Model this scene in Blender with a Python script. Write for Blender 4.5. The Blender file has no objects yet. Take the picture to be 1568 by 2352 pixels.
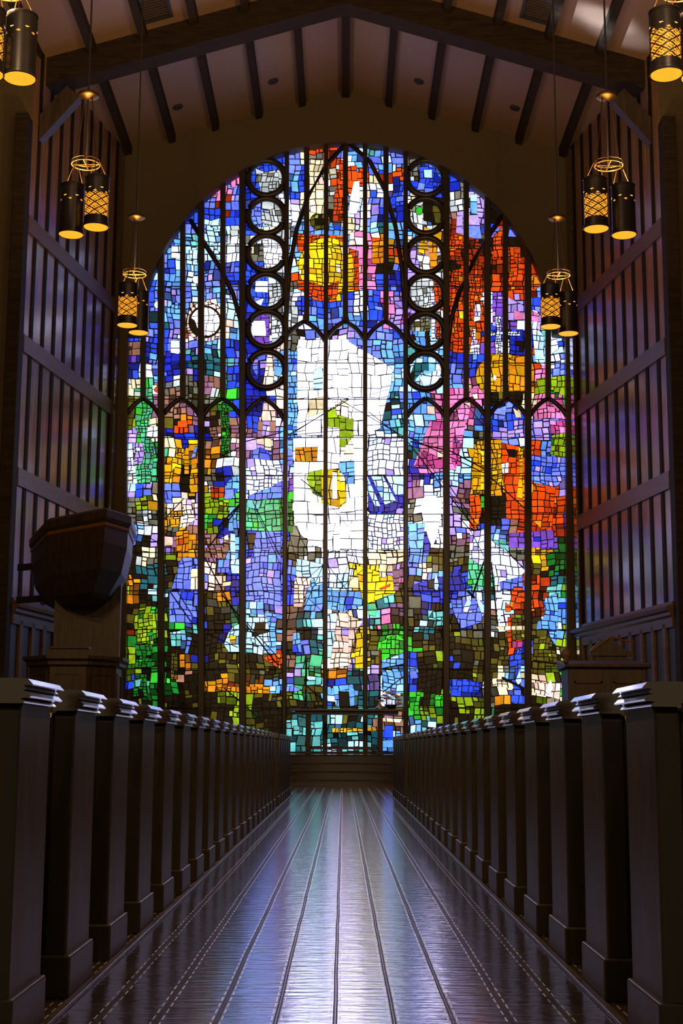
import bpy, bmesh, math, random
from mathutils import Vector, Matrix
rad = math.radians
SC = bpy.context.scene
COL = SC.collection

# ------------------------------------------------------------------ camera
F = 3267.0
CAM = Vector((0.015, 0.0, 0.78))
d = Vector(((787-784)/F, (1176-1717)/F, -1.0)).normalized()
roll = rad(0.30)
u = Vector((math.sin(roll), math.cos(roll), 0.0))
u = (u - d*u.dot(d)).normalized()
r = d.cross(u).normalized()
ROT = Matrix((r, d, u))                       # camera vector -> world vector
cd = bpy.data.cameras.new('camera'); cam = bpy.data.objects.new('camera', cd); COL.objects.link(cam)
cd.sensor_fit = 'VERTICAL'; cd.sensor_height = 36.0; cd.lens = F/2352*36.0
cd.clip_end = 200
cam.matrix_world = Matrix.Translation(CAM) @ ROT.to_4x4()
SC.camera = cam

def at(px, py, Y):
    """the point on the vertical plane y = Y that is seen at a pixel of the photograph"""
    v = ROT @ Vector(((px-784)/F, (1176-py)/F, -1.0))
    return CAM + v*(Y/v.y)

# ------------------------------------------------------------------ helpers
class MB:
    def __init__(s): s.v = []; s.f = []; s.c = []
    def poly(s, pts, c=None):
        b = len(s.v); s.v += [tuple(p) for p in pts]; s.f.append(tuple(range(b, b+len(pts)))); s.c.append(c)
    def hexa(s, p):
        b = len(s.v); s.v += [tuple(q) for q in p]
        for f in ((0,3,2,1),(4,5,6,7),(0,1,5,4),(1,2,6,5),(2,3,7,6),(3,0,4,7)):
            s.f.append(tuple(b+i for i in f)); s.c.append(None)
        return s
    def box(s, x0, x1, y0, y1, z0, z1):
        x0, x1 = min(x0,x1), max(x0,x1)
        return s.hexa([(x0,y0,z0),(x1,y0,z0),(x1,y1,z0),(x0,y1,z0),(x0,y0,z1),(x1,y0,z1),(x1,y1,z1),(x0,y1,z1)])
    def bar(s, a, b, w, h, up=(0,0,1)):
        a = Vector(a); b = Vector(b); t = (b-a).normalized(); up = Vector(up)
        sd = t.cross(up).normalized(); n = sd.cross(t).normalized()
        q = []
        for p in (a, b):
            q += [p-sd*w/2-n*h/2, p+sd*w/2-n*h/2, p+sd*w/2+n*h/2, p-sd*w/2+n*h/2]
        return s.hexa(q)
    def prism(s, prof, fn0, fn1):
        """profile of 2-D points swept between two placements"""
        n = len(prof); b = len(s.v)
        s.v += [tuple(fn0(p)) for p in prof] + [tuple(fn1(p)) for p in prof]
        for i in range(n):
            j = (i+1) % n; s.f.append((b+i, b+j, b+n+j, b+n+i)); s.c.append(None)
        s.f.append(tuple(b+i for i in reversed(range(n)))); s.c.append(None)
        s.f.append(tuple(b+n+i for i in range(n))); s.c.append(None)
        return s
    def tube(s, pts, rr, n=8, closed=False):
        pts = [Vector(p) for p in pts]; m = len(pts); b = len(s.v)
        for i, p in enumerate(pts):
            if closed: t = pts[(i+1) % m]-pts[i-1]
            else: t = pts[min(i+1, m-1)]-pts[max(i-1, 0)]
            t.normalize()
            ref = Vector((0,0,1)) if abs(t.z) < .9 else Vector((1,0,0))
            e = t.cross(ref).normalized(); g = e.cross(t)
            R = rr[i] if isinstance(rr, (list, tuple)) else rr
            for k in range(n):
                a = 2*math.pi*k/n
                s.v.append(tuple(p+e*R*math.cos(a)+g*R*math.sin(a)))
        for i in range(m if closed else m-1):
            j = (i+1) % m
            for k in range(n):
                l = (k+1) % n; s.f.append((b+i*n+k, b+i*n+l, b+j*n+l, b+j*n+k)); s.c.append(None)
        if not closed:
            s.f.append(tuple(b+k for k in reversed(range(n)))); s.c.append(None)
            s.f.append(tuple(b+(m-1)*n+k for k in range(n))); s.c.append(None)
        return s
    def lathe(s, prof, c=(0,0,0), n=24):
        b = len(s.v)
        for R, z in prof:
            for k in range(n):
                a = 2*math.pi*k/n; s.v.append((c[0]+R*math.cos(a), c[1]+R*math.sin(a), c[2]+z))
        for i in range(len(prof)-1):
            for k in range(n):
                l = (k+1) % n; s.f.append((b+i*n+k, b+i*n+l, b+(i+1)*n+l, b+(i+1)*n+k)); s.c.append(None)
        s.f.append(tuple(b+k for k in reversed(range(n)))); s.c.append(None)
        e = b+(len(prof)-1)*n
        s.f.append(tuple(e+k for k in range(n))); s.c.append(None)
        return s
    def build(s, name, mat, parent=None, bevel=0, smooth=False):
        me = bpy.data.meshes.new(name); me.from_pydata(s.v, [], s.f); me.update()
        if any(c is not None for c in s.c):
            at_ = me.color_attributes.new('glass_colour', 'FLOAT_COLOR', 'CORNER')
            buf = []
            for p, c in zip(me.polygons, s.c):
                c = c or (0, 0, 0)
                buf += [c[0], c[1], c[2], 1.0]*p.loop_total
            at_.data.foreach_set('color', buf)
        me.materials.append(mat)
        if smooth:
            for p in me.polygons: p.use_smooth = True
        o = bpy.data.objects.new(name, me); COL.objects.link(o)
        if parent: o.parent = parent
        if bevel:
            b = o.modifiers.new('bevel', 'BEVEL'); b.width = bevel; b.segments = 2; b.limit_method = 'ANGLE'
        return o

def tag(o, label=None, cat=None, group=None, kind=None):
    if label: o['label'] = label
    if cat: o['category'] = cat
    if group: o['group'] = group
    if kind: o['kind'] = kind
    return o
def empty(name, loc=(0,0,0), rz=0):
    o = bpy.data.objects.new(name, None); COL.objects.link(o); o.location = loc; o.rotation_euler = (0,0,rz)
    o.empty_display_size = .2
    return o
def copy_tree(o, parent=None):
    c = o.copy(); COL.objects.link(c)
    if parent: c.parent = parent
    for ch in list(o.children): copy_tree(ch, c)
    return c

# ------------------------------------------------------------------ materials
def new_mat(name):
    m = bpy.data.materials.new(name); m.use_nodes = True
    nt = m.node_tree; b = nt.nodes['Principled BSDF']
    return m, nt, b
def N(nt, t, **kw):
    n = nt.nodes.new(t)
    for k, v in kw.items(): setattr(n, k, v)
    return n
def math_(nt, op, a, b=None, c=None):
    n = nt.nodes.new('ShaderNodeMath'); n.operation = op
    for i, x in enumerate((a, b, c)):
        if x is None: continue
        if isinstance(x, (int, float)): n.inputs[i].default_value = x
        else: nt.links.new(x, n.inputs[i])
    return n.outputs[0]
def wood(name, c0, c1, rough, scale=(6, 6, .8), bump=.12, spec=.5, coat=0):
    m, nt, b = new_mat(name)
    tc = N(nt, 'ShaderNodeTexCoord'); mp = N(nt, 'ShaderNodeMapping'); mp.inputs['Scale'].default_value = scale
    nt.links.new(tc.outputs['Object'], mp.inputs[0])
    no = N(nt, 'ShaderNodeTexNoise'); no.inputs['Scale'].default_value = 4; no.inputs['Detail'].default_value = 6; no.inputs['Distortion'].default_value = .6
    nt.links.new(mp.outputs[0], no.inputs['Vector'])
    cr = N(nt, 'ShaderNodeValToRGB')
    cr.color_ramp.elements[0].position = .32; cr.color_ramp.elements[1].position = .7
    cr.color_ramp.elements[0].color = (*c0, 1); cr.color_ramp.elements[1].color = (*c1, 1)
    nt.links.new(no.outputs['Fac'], cr.inputs[0]); nt.links.new(cr.outputs[0], b.inputs['Base Color'])
    rr = math_(nt, 'MULTIPLY_ADD', no.outputs['Fac'], .16, rough-.08)
    nt.links.new(rr, b.inputs['Roughness'])
    b.inputs['Specular IOR Level'].default_value = spec
    if coat: b.inputs['Coat Weight'].default_value = coat; b.inputs['Coat Roughness'].default_value = rough*.8
    bp = N(nt, 'ShaderNodeBump'); bp.inputs['Strength'].default_value = bump; bp.inputs['Distance'].default_value = .01
    nt.links.new(no.outputs['Fac'], bp.inputs['Height']); nt.links.new(bp.outputs[0], b.inputs['Normal'])
    return m
def plain(name, c, rough=.5, metal=0, spec=.5, noise=.15):
    m, nt, b = new_mat(name)
    tc = N(nt, 'ShaderNodeTexCoord'); no = N(nt, 'ShaderNodeTexNoise'); no.inputs['Scale'].default_value = 9; no.inputs['Detail'].default_value = 4
    nt.links.new(tc.outputs['Object'], no.inputs['Vector'])
    mx = N(nt, 'ShaderNodeMix'); mx.data_type = 'RGBA'
    mx.inputs['A'].default_value = (*[x*(1-noise) for x in c], 1); mx.inputs['B'].default_value = (*[min(1, x*(1+noise)) for x in c], 1)
    nt.links.new(no.outputs['Fac'], mx.inputs['Factor']); nt.links.new(mx.outputs['Result'], b.inputs['Base Color'])
    b.inputs['Roughness'].default_value = rough; b.inputs['Metallic'].default_value = metal; b.inputs['Specular IOR Level'].default_value = spec
    return m
def glow(name, c, s, base=(.4,.2,.05), scale=14, lo=.75):
    m, nt, b = new_mat(name)
    b.inputs['Base Color'].default_value = (*base, 1); b.inputs['Roughness'].default_value = .4
    b.inputs['Emission Color'].default_value = (*c, 1)
    tc = N(nt, 'ShaderNodeTexCoord'); no = N(nt, 'ShaderNodeTexNoise'); no.inputs['Scale'].default_value = scale
    nt.links.new(tc.outputs['Object'], no.inputs['Vector'])
    nt.links.new(math_(nt, 'MULTIPLY_ADD', no.outputs['Fac'], s*(1-lo)*2, s*lo), b.inputs['Emission Strength'])
    return m

M = {}
M['pew'] = wood('pew_wood', (.024,.019,.011), (.048,.037,.023), .36, (3, 3, .5))
M['cap'] = wood('pew_cap_wood', (.045,.028,.018), (.075,.05,.035), .14, (3, .5, 3), bump=.015, spec=1, coat=1)
M['dark'] = wood('dark_stained_wood', (.022,.015,.009), (.05,.034,.02), .45, (4, 4, .6))
M['panel'] = wood('wall_board_wood', (.19,.105,.060), (.29,.165,.10), .21, (3, 3, .35), bump=.02, spec=.75)
M['batten'] = wood('batten_wood', (.010,.007,.005), (.02,.014,.009), .75, (4, 4, .5), spec=.15)
M['rail'] = wood('rail_wood', (.10,.06,.038), (.17,.10,.065), .42, (.6, .6, 4), bump=.05, spec=.3)
M['ceil'] = plain('ceiling_board', (.24,.155,.10), .4, noise=.12, spec=.5)
M['beam'] = wood('beam_wood', (.016,.011,.006), (.034,.024,.014), .75, (.5, 4, 4), spec=.15)
M['wall'] = plain('dark_plaster', (.085,.064,.032), .8, noise=.2)
M['lead'] = plain('lead_came', (.018,.014,.009), .6, noise=.2)
M['stone'] = wood('tracery_wood', (.02,.015,.01), (.035,.026,.017), .35, (4, 4, .4), bump=.05)
M['brass'] = plain('brass', (.10,.062,.02), .45, metal=1, noise=.1)
M['iron'] = plain('black_iron', (.035,.032,.035), .32, metal=.3, noise=.2)
M['lantern'] = plain('lantern_metal', (.06,.06,.075), .30, metal=.85, noise=.15)
M['amber'] = glow('lit_amber_glass', (1.0,.36,.02), .95)
M['disc'] = glow('lit_diffuser', (1.0,.40,.02), 1.05, lo=.85)
M['candle'] = plain('beeswax', (.95,.42,.08), .5, noise=.1)
def thin(m, c, f):
    nt = m.node_tree; b = nt.nodes['Principled BSDF']; t = N(nt, 'ShaderNodeBsdfTranslucent'); t.inputs[0].default_value = (*c, 1)
    mx = N(nt, 'ShaderNodeMixShader'); mx.inputs[0].default_value = f; nt.links.new(b.outputs[0], mx.inputs[1]); nt.links.new(t.outputs[0], mx.inputs[2])
    nt.links.new(mx.outputs[0], nt.nodes['Material Output'].inputs[0])
thin(M['candle'], (1.0,.5,.12), .6)
M['silver'] = plain('pale_metal', (.75,.72,.66), .3, metal=.8, noise=.1)
M['petal'] = plain('white_petals', (.9,.82,.76), .6, noise=.08)
thin(M['petal'], (.95,.88,.84), .6)
M['leaf'] = plain('leaves', (.04,.09,.03), .5, noise=.3)
M['orange_trim'] = plain('orange_moulding', (.22,.10,.025), .35, metal=.3, noise=.2)
M['grille'] = plain('vent_metal', (.022,.018,.014), .6, noise=.2)
M['step'] = wood('step_wood', (.03,.02,.013), (.06,.042,.03), .16, (.5, 4, 4), bump=.02, spec=1, coat=1)

def glass_mat():
    m, nt, b = new_mat('stained_glass')
    a = N(nt, 'ShaderNodeAttribute'); a.attribute_name = 'glass_colour'
    tc = N(nt, 'ShaderNodeTexCoord')
    no = N(nt, 'ShaderNodeTexNoise'); no.inputs['Scale'].default_value = 5.5; no.inputs['Detail'].default_value = 5; no.inputs['Distortion'].default_value = 1.0
    nt.links.new(tc.outputs['Object'], no.inputs['Vector'])
    st = math_(nt, 'MULTIPLY_ADD', no.outputs['Fac'], 1.3, .40)
    b.inputs['Base Color'].default_value = (.01,.01,.012,1); b.inputs['Roughness'].default_value = .25
    nt.links.new(a.outputs['Color'], b.inputs['Emission Color'])
    nt.links.new(st, b.inputs['Emission Strength'])
    return m
M['glass'] = glass_mat()

STRIP = .171
def floor_mat():
    m, nt, b = new_mat('aisle_floor')
    tc = N(nt, 'ShaderNodeTexCoord'); sp = N(nt, 'ShaderNodeSeparateXYZ'); nt.links.new(tc.outputs['Object'], sp.inputs[0])
    wob = N(nt, 'ShaderNodeTexNoise'); wob.inputs['Scale'].default_value = 1.2; nt.links.new(tc.outputs['Object'], wob.inputs['Vector'])
    X = math_(nt, 'MULTIPLY_ADD', wob.outputs['Fac'], .008, sp.outputs['X']); Y = sp.outputs['Y']
    xs = math_(nt, 'DIVIDE', X, STRIP)
    fx = math_(nt, 'ABSOLUTE', math_(nt, 'SUBTRACT', math_(nt, 'FRACT', math_(nt, 'ADD', xs, 100.5)), .5))
    seam = math_(nt, 'LESS_THAN', fx, .040)
    core = math_(nt, 'LESS_THAN', fx, .010)
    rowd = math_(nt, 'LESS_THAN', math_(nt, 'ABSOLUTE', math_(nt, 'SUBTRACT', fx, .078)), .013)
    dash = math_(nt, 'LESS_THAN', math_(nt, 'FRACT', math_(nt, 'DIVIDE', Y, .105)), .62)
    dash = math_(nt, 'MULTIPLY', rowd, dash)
    # thin cross joints, staggered from strip to strip
    sid = math_(nt, 'FLOOR', math_(nt, 'ADD', xs, 100.0))
    yj = math_(nt, 'FRACT', math_(nt, 'ADD', math_(nt, 'DIVIDE', Y, .42), math_(nt, 'MULTIPLY', sid, .37)))
    joint = math_(nt, 'LESS_THAN', yj, .018)
    mp = N(nt, 'ShaderNodeMapping'); mp.inputs['Scale'].default_value = (7.0, 27.0, 1); nt.links.new(tc.outputs['Object'], mp.inputs[0])
    rip = N(nt, 'ShaderNodeTexNoise'); rip.inputs['Scale'].default_value = 1.0; rip.inputs['Detail'].default_value = 3; nt.links.new(mp.outputs[0], rip.inputs['Vector'])
    mp2 = N(nt, 'ShaderNodeMapping'); mp2.inputs['Scale'].default_value = (14, 3, 1); nt.links.new(tc.outputs['Object'], mp2.inputs[0])
    grain = N(nt, 'ShaderNodeTexNoise'); grain.inputs['Scale'].default_value = 1.0; grain.inputs['Detail'].default_value = 6; nt.links.new(mp2.outputs[0], grain.inputs['Vector'])
    cr = N(nt, 'ShaderNodeValToRGB'); cr.color_ramp.elements[0].color = (.018,.016,.019,1); cr.color_ramp.elements[1].color = (.05,.043,.05,1)
    nt.links.new(grain.outputs['Fac'], cr.inputs[0])
    m1 = N(nt, 'ShaderNodeMix'); m1.data_type = 'RGBA'; nt.links.new(seam, m1.inputs['Factor']); nt.links.new(cr.outputs[0], m1.inputs['A']); m1.inputs['B'].default_value = (.01,.008,.007,1)
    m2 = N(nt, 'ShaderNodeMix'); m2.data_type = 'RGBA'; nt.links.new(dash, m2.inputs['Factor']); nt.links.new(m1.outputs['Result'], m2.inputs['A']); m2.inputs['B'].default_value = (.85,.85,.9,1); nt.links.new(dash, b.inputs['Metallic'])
    nt.links.new(m2.outputs['Result'], b.inputs['Base Color'])
    ro = math_(nt, 'MULTIPLY_ADD', grain.outputs['Fac'], .14, .12)
    ro = math_(nt, 'MULTIPLY_ADD', seam, .35, ro); ro = math_(nt, 'MULTIPLY_ADD', core, -.3, ro); ro = math_(nt, 'MULTIPLY_ADD', joint, .25, ro); ro = math_(nt, 'MULTIPLY_ADD', dash, .2, ro)
    nt.links.new(ro, b.inputs['Roughness'])
    spv = math_(nt, 'MULTIPLY_ADD', seam, -.75, 1.0); spv = math_(nt, 'MULTIPLY_ADD', core, .3, spv); nt.links.new(spv, b.inputs['Specular IOR Level'])
    h = math_(nt, 'MULTIPLY_ADD', seam, -.5, math_(nt, 'MULTIPLY', rip.outputs['Fac'], 1.0))
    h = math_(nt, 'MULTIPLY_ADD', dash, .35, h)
    bp = N(nt, 'ShaderNodeBump'); bp.inputs['Strength'].default_value = .75; bp.inputs['Distance'].default_value = .004
    nt.links.new(h, bp.inputs['Height']); nt.links.new(bp.outputs[0], b.inputs['Normal'])
    nt.links.new(math_(nt, 'SUBTRACT', math_(nt, 'SUBTRACT', 1.0, seam), dash), b.inputs['Coat Weight']); b.inputs['Coat IOR'].default_value = 1.75
    nt.links.new(math_(nt, 'MULTIPLY_ADD', seam, .3, .13), b.inputs['Coat Roughness']); nt.links.new(bp.outputs[0], b.inputs['Coat Normal'])
    return m
M['floor'] = floor_mat()

# ------------------------------------------------------------------ world and render look
w = bpy.data.worlds.new('world'); SC.world = w; w.use_nodes = True
bg = w.node_tree.nodes['Background']; bg.inputs[0].default_value = (1.0, .72, .40, 1); bg.inputs[1].default_value = .18
SC.view_settings.view_transform = 'Standard'; SC.view_settings.look = 'None'
SC.view_settings.gamma = 1; SC.view_settings.exposure = 0.28; SC.view_settings.use_curve_mapping = False

# ------------------------------------------------------------------ the shell
YF = 32.0                      # wall with the great window
RZ, SL = 16.4, .30             # ridge height and roof slope
NW = 8.6                       # nave half width
YA = 26.35                     # where the chancel begins
CN, CF = 6.17, 5.27            # chancel half width, near and far
def roof(x): return RZ - SL*abs(x)

fl = MB(); fl.box(-NW, NW, -7, YF+.5, -.1, 0)
tag(fl.build('floor', M['floor']), kind='structure')

ce = MB()
for s in (-1, 1):
    ce.poly([(0,-7,RZ),(s*(NW+.3),-7,roof(NW+.3)),(s*(NW+.3),YF+.5,roof(NW+.3)),(0,YF+.5,RZ)])
    ce.poly([(0,-7,RZ+.15),(s*(NW+.3),-7,roof(NW+.3)+.15),(s*(NW+.3),YF+.5,roof(NW+.3)+.15),(0,YF+.5,RZ+.15)])
ceil = tag(ce.build('ceiling', M['ceil']), kind='structure')
for k in range(-8, 9):
    x = k*1.03
    b = MB(); t = .10 if k else .16
    z = roof(x)
    if k == 0: b.box(-.09, .09, -7, YF, z-.26, z)
    else:
        b.prism([(-.075,0),(.075,0),(.075,-.2),(-.075,-.2)],
                lambda p: (x+p[0], -7, roof(x+p[0])+p[1]+.01), lambda p: (x+p[0], YF, roof(x+p[0])+p[1]+.01))
    b.build('ceiling_batten', M['beam'], ceil)

# walls of the nave
for nm, s in (('wall_left', -1), ('wall_right', 1)):
    b = MB(); b.box(s*NW, s*(NW+.3), -7, YA+.3, 0, roof(NW))
    tag(b.build(nm, M['wall']), kind='structure')
# wall either side of the chancel opening, with its pilaster
for nm, s in (('wall_chancel_front_left', -1), ('wall_chancel_front_right', 1)):
    b = MB()
    b.prism([(s*CN,0),(s*NW,0),(s*NW,roof(NW)),(s*CN,roof(CN))], lambda p: (p[0],YA,p[1]), lambda p: (p[0],YA+.3,p[1]))
    o = tag(b.build(nm, M['wall']), kind='structure')
    q = MB(); q.box(s*(CN-.03), s*(CN+.22), YA-.4, YA-.002, 0, 12.9); q.build('pilaster', M['beam'], o, bevel=.02)
    q = MB(); q.bar((s*5.45, YA+.5, 13.72), (s*6.36, YA+.5, 12.62), .35, .28, up=(0,1,0)); 
    q.build('knee_brace', M['dark'], o)

# roof beam over the chancel opening
b = MB()
for s in (-1, 1):
    b.prism([(0,RZ),(s*6.6,roof(6.6)),(s*6.6,roof(6.6)-.6),(0,RZ-.6)], lambda p: (p[0],27.0,p[1]), lambda p: (p[0],27.5,p[1]))
tag(b.build('trim_1', M['beam']), kind='structure')

# chancel side walls: boards, battens, rails, dado
LV = [3.3, 5.8, 8.4, 10.8]
for nm, s in (('wall_chancel_left', -1), ('wall_chancel_right', 1)):
    a = Vector((s*CN, YA, 0)); e = Vector((s*CF, YF, 0)); L = (e-a).length; t = (e-a)/L
    nrm = Vector((-s*t.y, s*t.x, 0))           # into the room
    if nrm.x*s > 0: nrm = -nrm
    def P(k, off, z): q = a+t*k+nrm*off; return (q.x, q.y, z)
    b = MB()
    b.hexa([P(0,0,0),P(L,0,0),P(L,-.2,0),P(0,-.2,0),P(0,0,roof(CN)+.1),P(L,0,roof(CF)+.1),P(L,-.2,roof(CF)+.1),P(0,-.2,roof(CN)+.1)])
    o = tag(b.build(nm, M['panel']), kind='structure')
    k = .42
    while k < L-.1:
        x, y, _ = P(k, 0, 0)
        q = MB(); q.hexa([P(k-.07,0,LV[0]),P(k+.07,0,LV[0]),P(k+.07,.02,LV[0]),P(k-.07,.02,LV[0]),
                          P(k-.07,0,roof(x)-.02),P(k+.07,0,roof(x)-.02),P(k+.07,.02,roof(x)-.02),P(k-.07,.02,roof(x)-.02)])
        q.build('batten', M['batten'], o)
        q = MB(); q.hexa([P(k-.07,0,.1),P(k+.07,0,.1),P(k+.07,.07,.1),P(k-.07,.07,.1),P(k-.07,0,LV[0]-.2),P(k+.07,0,LV[0]-.2),P(k+.07,.07,LV[0]-.2),P(k-.07,.07,LV[0]-.2)])
        q.build('dado_stile', M['rail'], o)
        k += .60
    for z in LV[1:]:
        q = MB(); q.hexa([P(0,0,z-.17),P(L,0,z-.17),P(L,.045,z-.17),P(0,.045,z-.17),P(0,0,z+.17),P(L,0,z+.17),P(L,.045,z+.17),P(0,.045,z+.17)])
        q.build('rail', M['rail'], o)
    q = MB()
    q.prism([(0,-.28),(.07,-.28),(.07,-.1),(.11,-.06),(.11,.0),(.16,.03),(.18,.09),(.13,.13),(.06,.15),(.06,.2),(0,.2)],
            lambda p: P(0,p[0],LV[0]+p[1]), lambda p: P(L,p[0],LV[0]+p[1]))
    q.build('dado_rail', M['rail'], o)
    q = MB(); q.hexa([P(0,.005,.1),P(L,.005,.1),P(L,.02,.1),P(0,.02,.1),P(0,.005,LV[0]-.28),P(L,.005,LV[0]-.28),P(L,.02,LV[0]-.28),P(0,.02,LV[0]-.28)])
    q.build('dado_panel', M['dark'], o)
    # reveal post beside the window
    q = MB(); q.hexa([P(L-.42,0,0),P(L-.22,0,0),P(L-.22,.10,0),P(L-.42,.10,0),P(L-.42,0,14.7),P(L-.22,0,14.7),P(L-.22,.10,14.7),P(L-.42,.10,14.7)])
    q.build('wall_shaft', M['cap'], o)

# chancel steps and platform
for k in range(4):
    q = MB(); y0 = 28.4+.30*k
    q.box(-5.8+.04*k, 5.8-.04*k, y0, YF-.02 if k == 3 else y0+.34, .16*k+.0005*(k>0), .16*(k+1)-.03)
    q.prism([(y0-.03,.16*(k+1)-.03),(y0+.31 if k < 3 else YF-.02,.16*(k+1)-.03),(y0+.31 if k < 3 else YF-.02,.16*(k+1)),(y0-.02,.16*(k+1)),(y0-.035,.16*(k+1)-.015)],
            lambda p: (-5.62,p[0],p[1]), lambda p: (5.62,p[0],p[1]))
    o = tag(q.build('chancel_step', M['step']), kind='structure')

# ------------------------------------------------------------------ the great window
AC, AR = (795, 803), 478
def opening(px_grow=0):
    pts = [(283-px_grow, 1726+px_grow)]
    pts += [(290-px_grow, 1000), (293-px_grow, 768-px_grow)]
    a0 = math.asin((AC[1]-768)/AR)
    n = 64
    for i in range(n+1):
        a = math.pi-a0 - (math.pi-2*a0)*i/n
        pts.append((AC[0]+(AR+px_grow)*math.cos(a), AC[1]-(AR+px_grow)*math.sin(a)))
    pts += [(1299+px_grow, 768-px_grow), (1302+px_grow, 1000), (1307+px_grow, 1726+px_grow)]
    return pts
op = [at(x, y, YF) for x, y in opening()]
bm = bmesh.new()
def loop_edges(pts):
    vs = [bm.verts.new(p) for p in pts]
    return vs, [bm.edges.new((vs[i], vs[(i+1) % len(vs)])) for i in range(len(vs))]
outer = [(-6.2,YF,0),(6.2,YF,0),(6.2,YF,roof(6.2)+.1),(0,YF,RZ+.1),(-6.2,YF,roof(6.2)+.1)]
v1, e1 = loop_edges(outer); v2, e2 = loop_edges(op)
bmesh.ops.triangle_fill(bm, use_beauty=True, use_dissolve=False, edges=e1+e2)
back = [bm.verts.new((v.co.x, v.co.y+.55, v.co.z)) for v in v2]
for i in range(len(v2)):
    j = (i+1) % len(v2); bm.faces.new((v2[i], v2[j], back[j], back[i]))
me = bpy.data.meshes.new('wall_far'); bm.to_mesh(me); bm.free(); me.materials.append(M['wall'])
wf = bpy.data.objects.new('wall_far', me); COL.objects.link(wf); tag(wf, kind='structure')

PAL = {
 '.':(24,20,12),'d':(38,32,18),'b':(18,38,150),'B':(38,78,228),'p':(112,132,244),'s':(112,182,252),'c':(190,228,252),
 'w':(255,244,246),'W':(226,234,255),'t':(28,104,118),'T':(110,205,205),'g':(20,125,40),'G':(55,205,50),'e':(85,215,150),
 'l':(150,185,22),'o':(110,100,28),'y':(252,208,22),'Y':(232,165,18),'r':(245,78,14),'R':(165,45,8),'a':(244,145,20),
 'k':(245,225,180),'n':(165,115,95),'m':(160,105,140),'i':(250,130,195),'I':(205,70,150),'v':(125,75,205),'V':(190,160,242),
 'f':(250,205,190),'h':(128,128,112),'H':(205,210,205)}
ALT = {'B':'BBBbpB','b':'bbBbd','p':'pppBsV','s':'ssscpB','c':'cccsW','W':'WWWcV','t':'ttTd','T':'TTtc','g':'ggGgd','G':'GGGg','e':'eeeTG',
 'l':'lllog','o':'oolhd','y':'yyyYk','Y':'YYYya','r':'rrrrRa','R':'RRRrd','a':'aaaYr','k':'kkkfH','n':'nnnmf','m':'mmmnV','i':'iiiifI',
 'I':'IIIiv','v':'vvvVb','V':'VVVpW','f':'fffkV','h':'hhhHo','H':'HHHhW','d':'dddo','w':'w','.':'.'}
BOOST = {'w':4.2,'W':1.6,'c':1.25,'y':1.25,'k':1.35,'f':1.45,'s':1.1,'p':1.2,'B':1.15,'b':1.1,'H':1.2,'V':1.2,'i':1.15,'d':.3,'o':.7,'h':.85,'.':.3,'t':.9,'g':1.05}
SKY = {'w':(.95,1.0,1.5),'W':(.95,1.0,1.45),'c':(.9,1.0,1.3),'H':(.95,1,1.1),'B':(1,1,1.6),'b':(1,1,1.5),'p':(.95,1,1.55),'s':(.95,1,1.45),'V':(.95,.95,1.3)}
def lin(c):
    return tuple((x/255/12.92 if x/255 <= .04045 else ((x/255+.055)/1.055)**2.4) for x in c)
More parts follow.
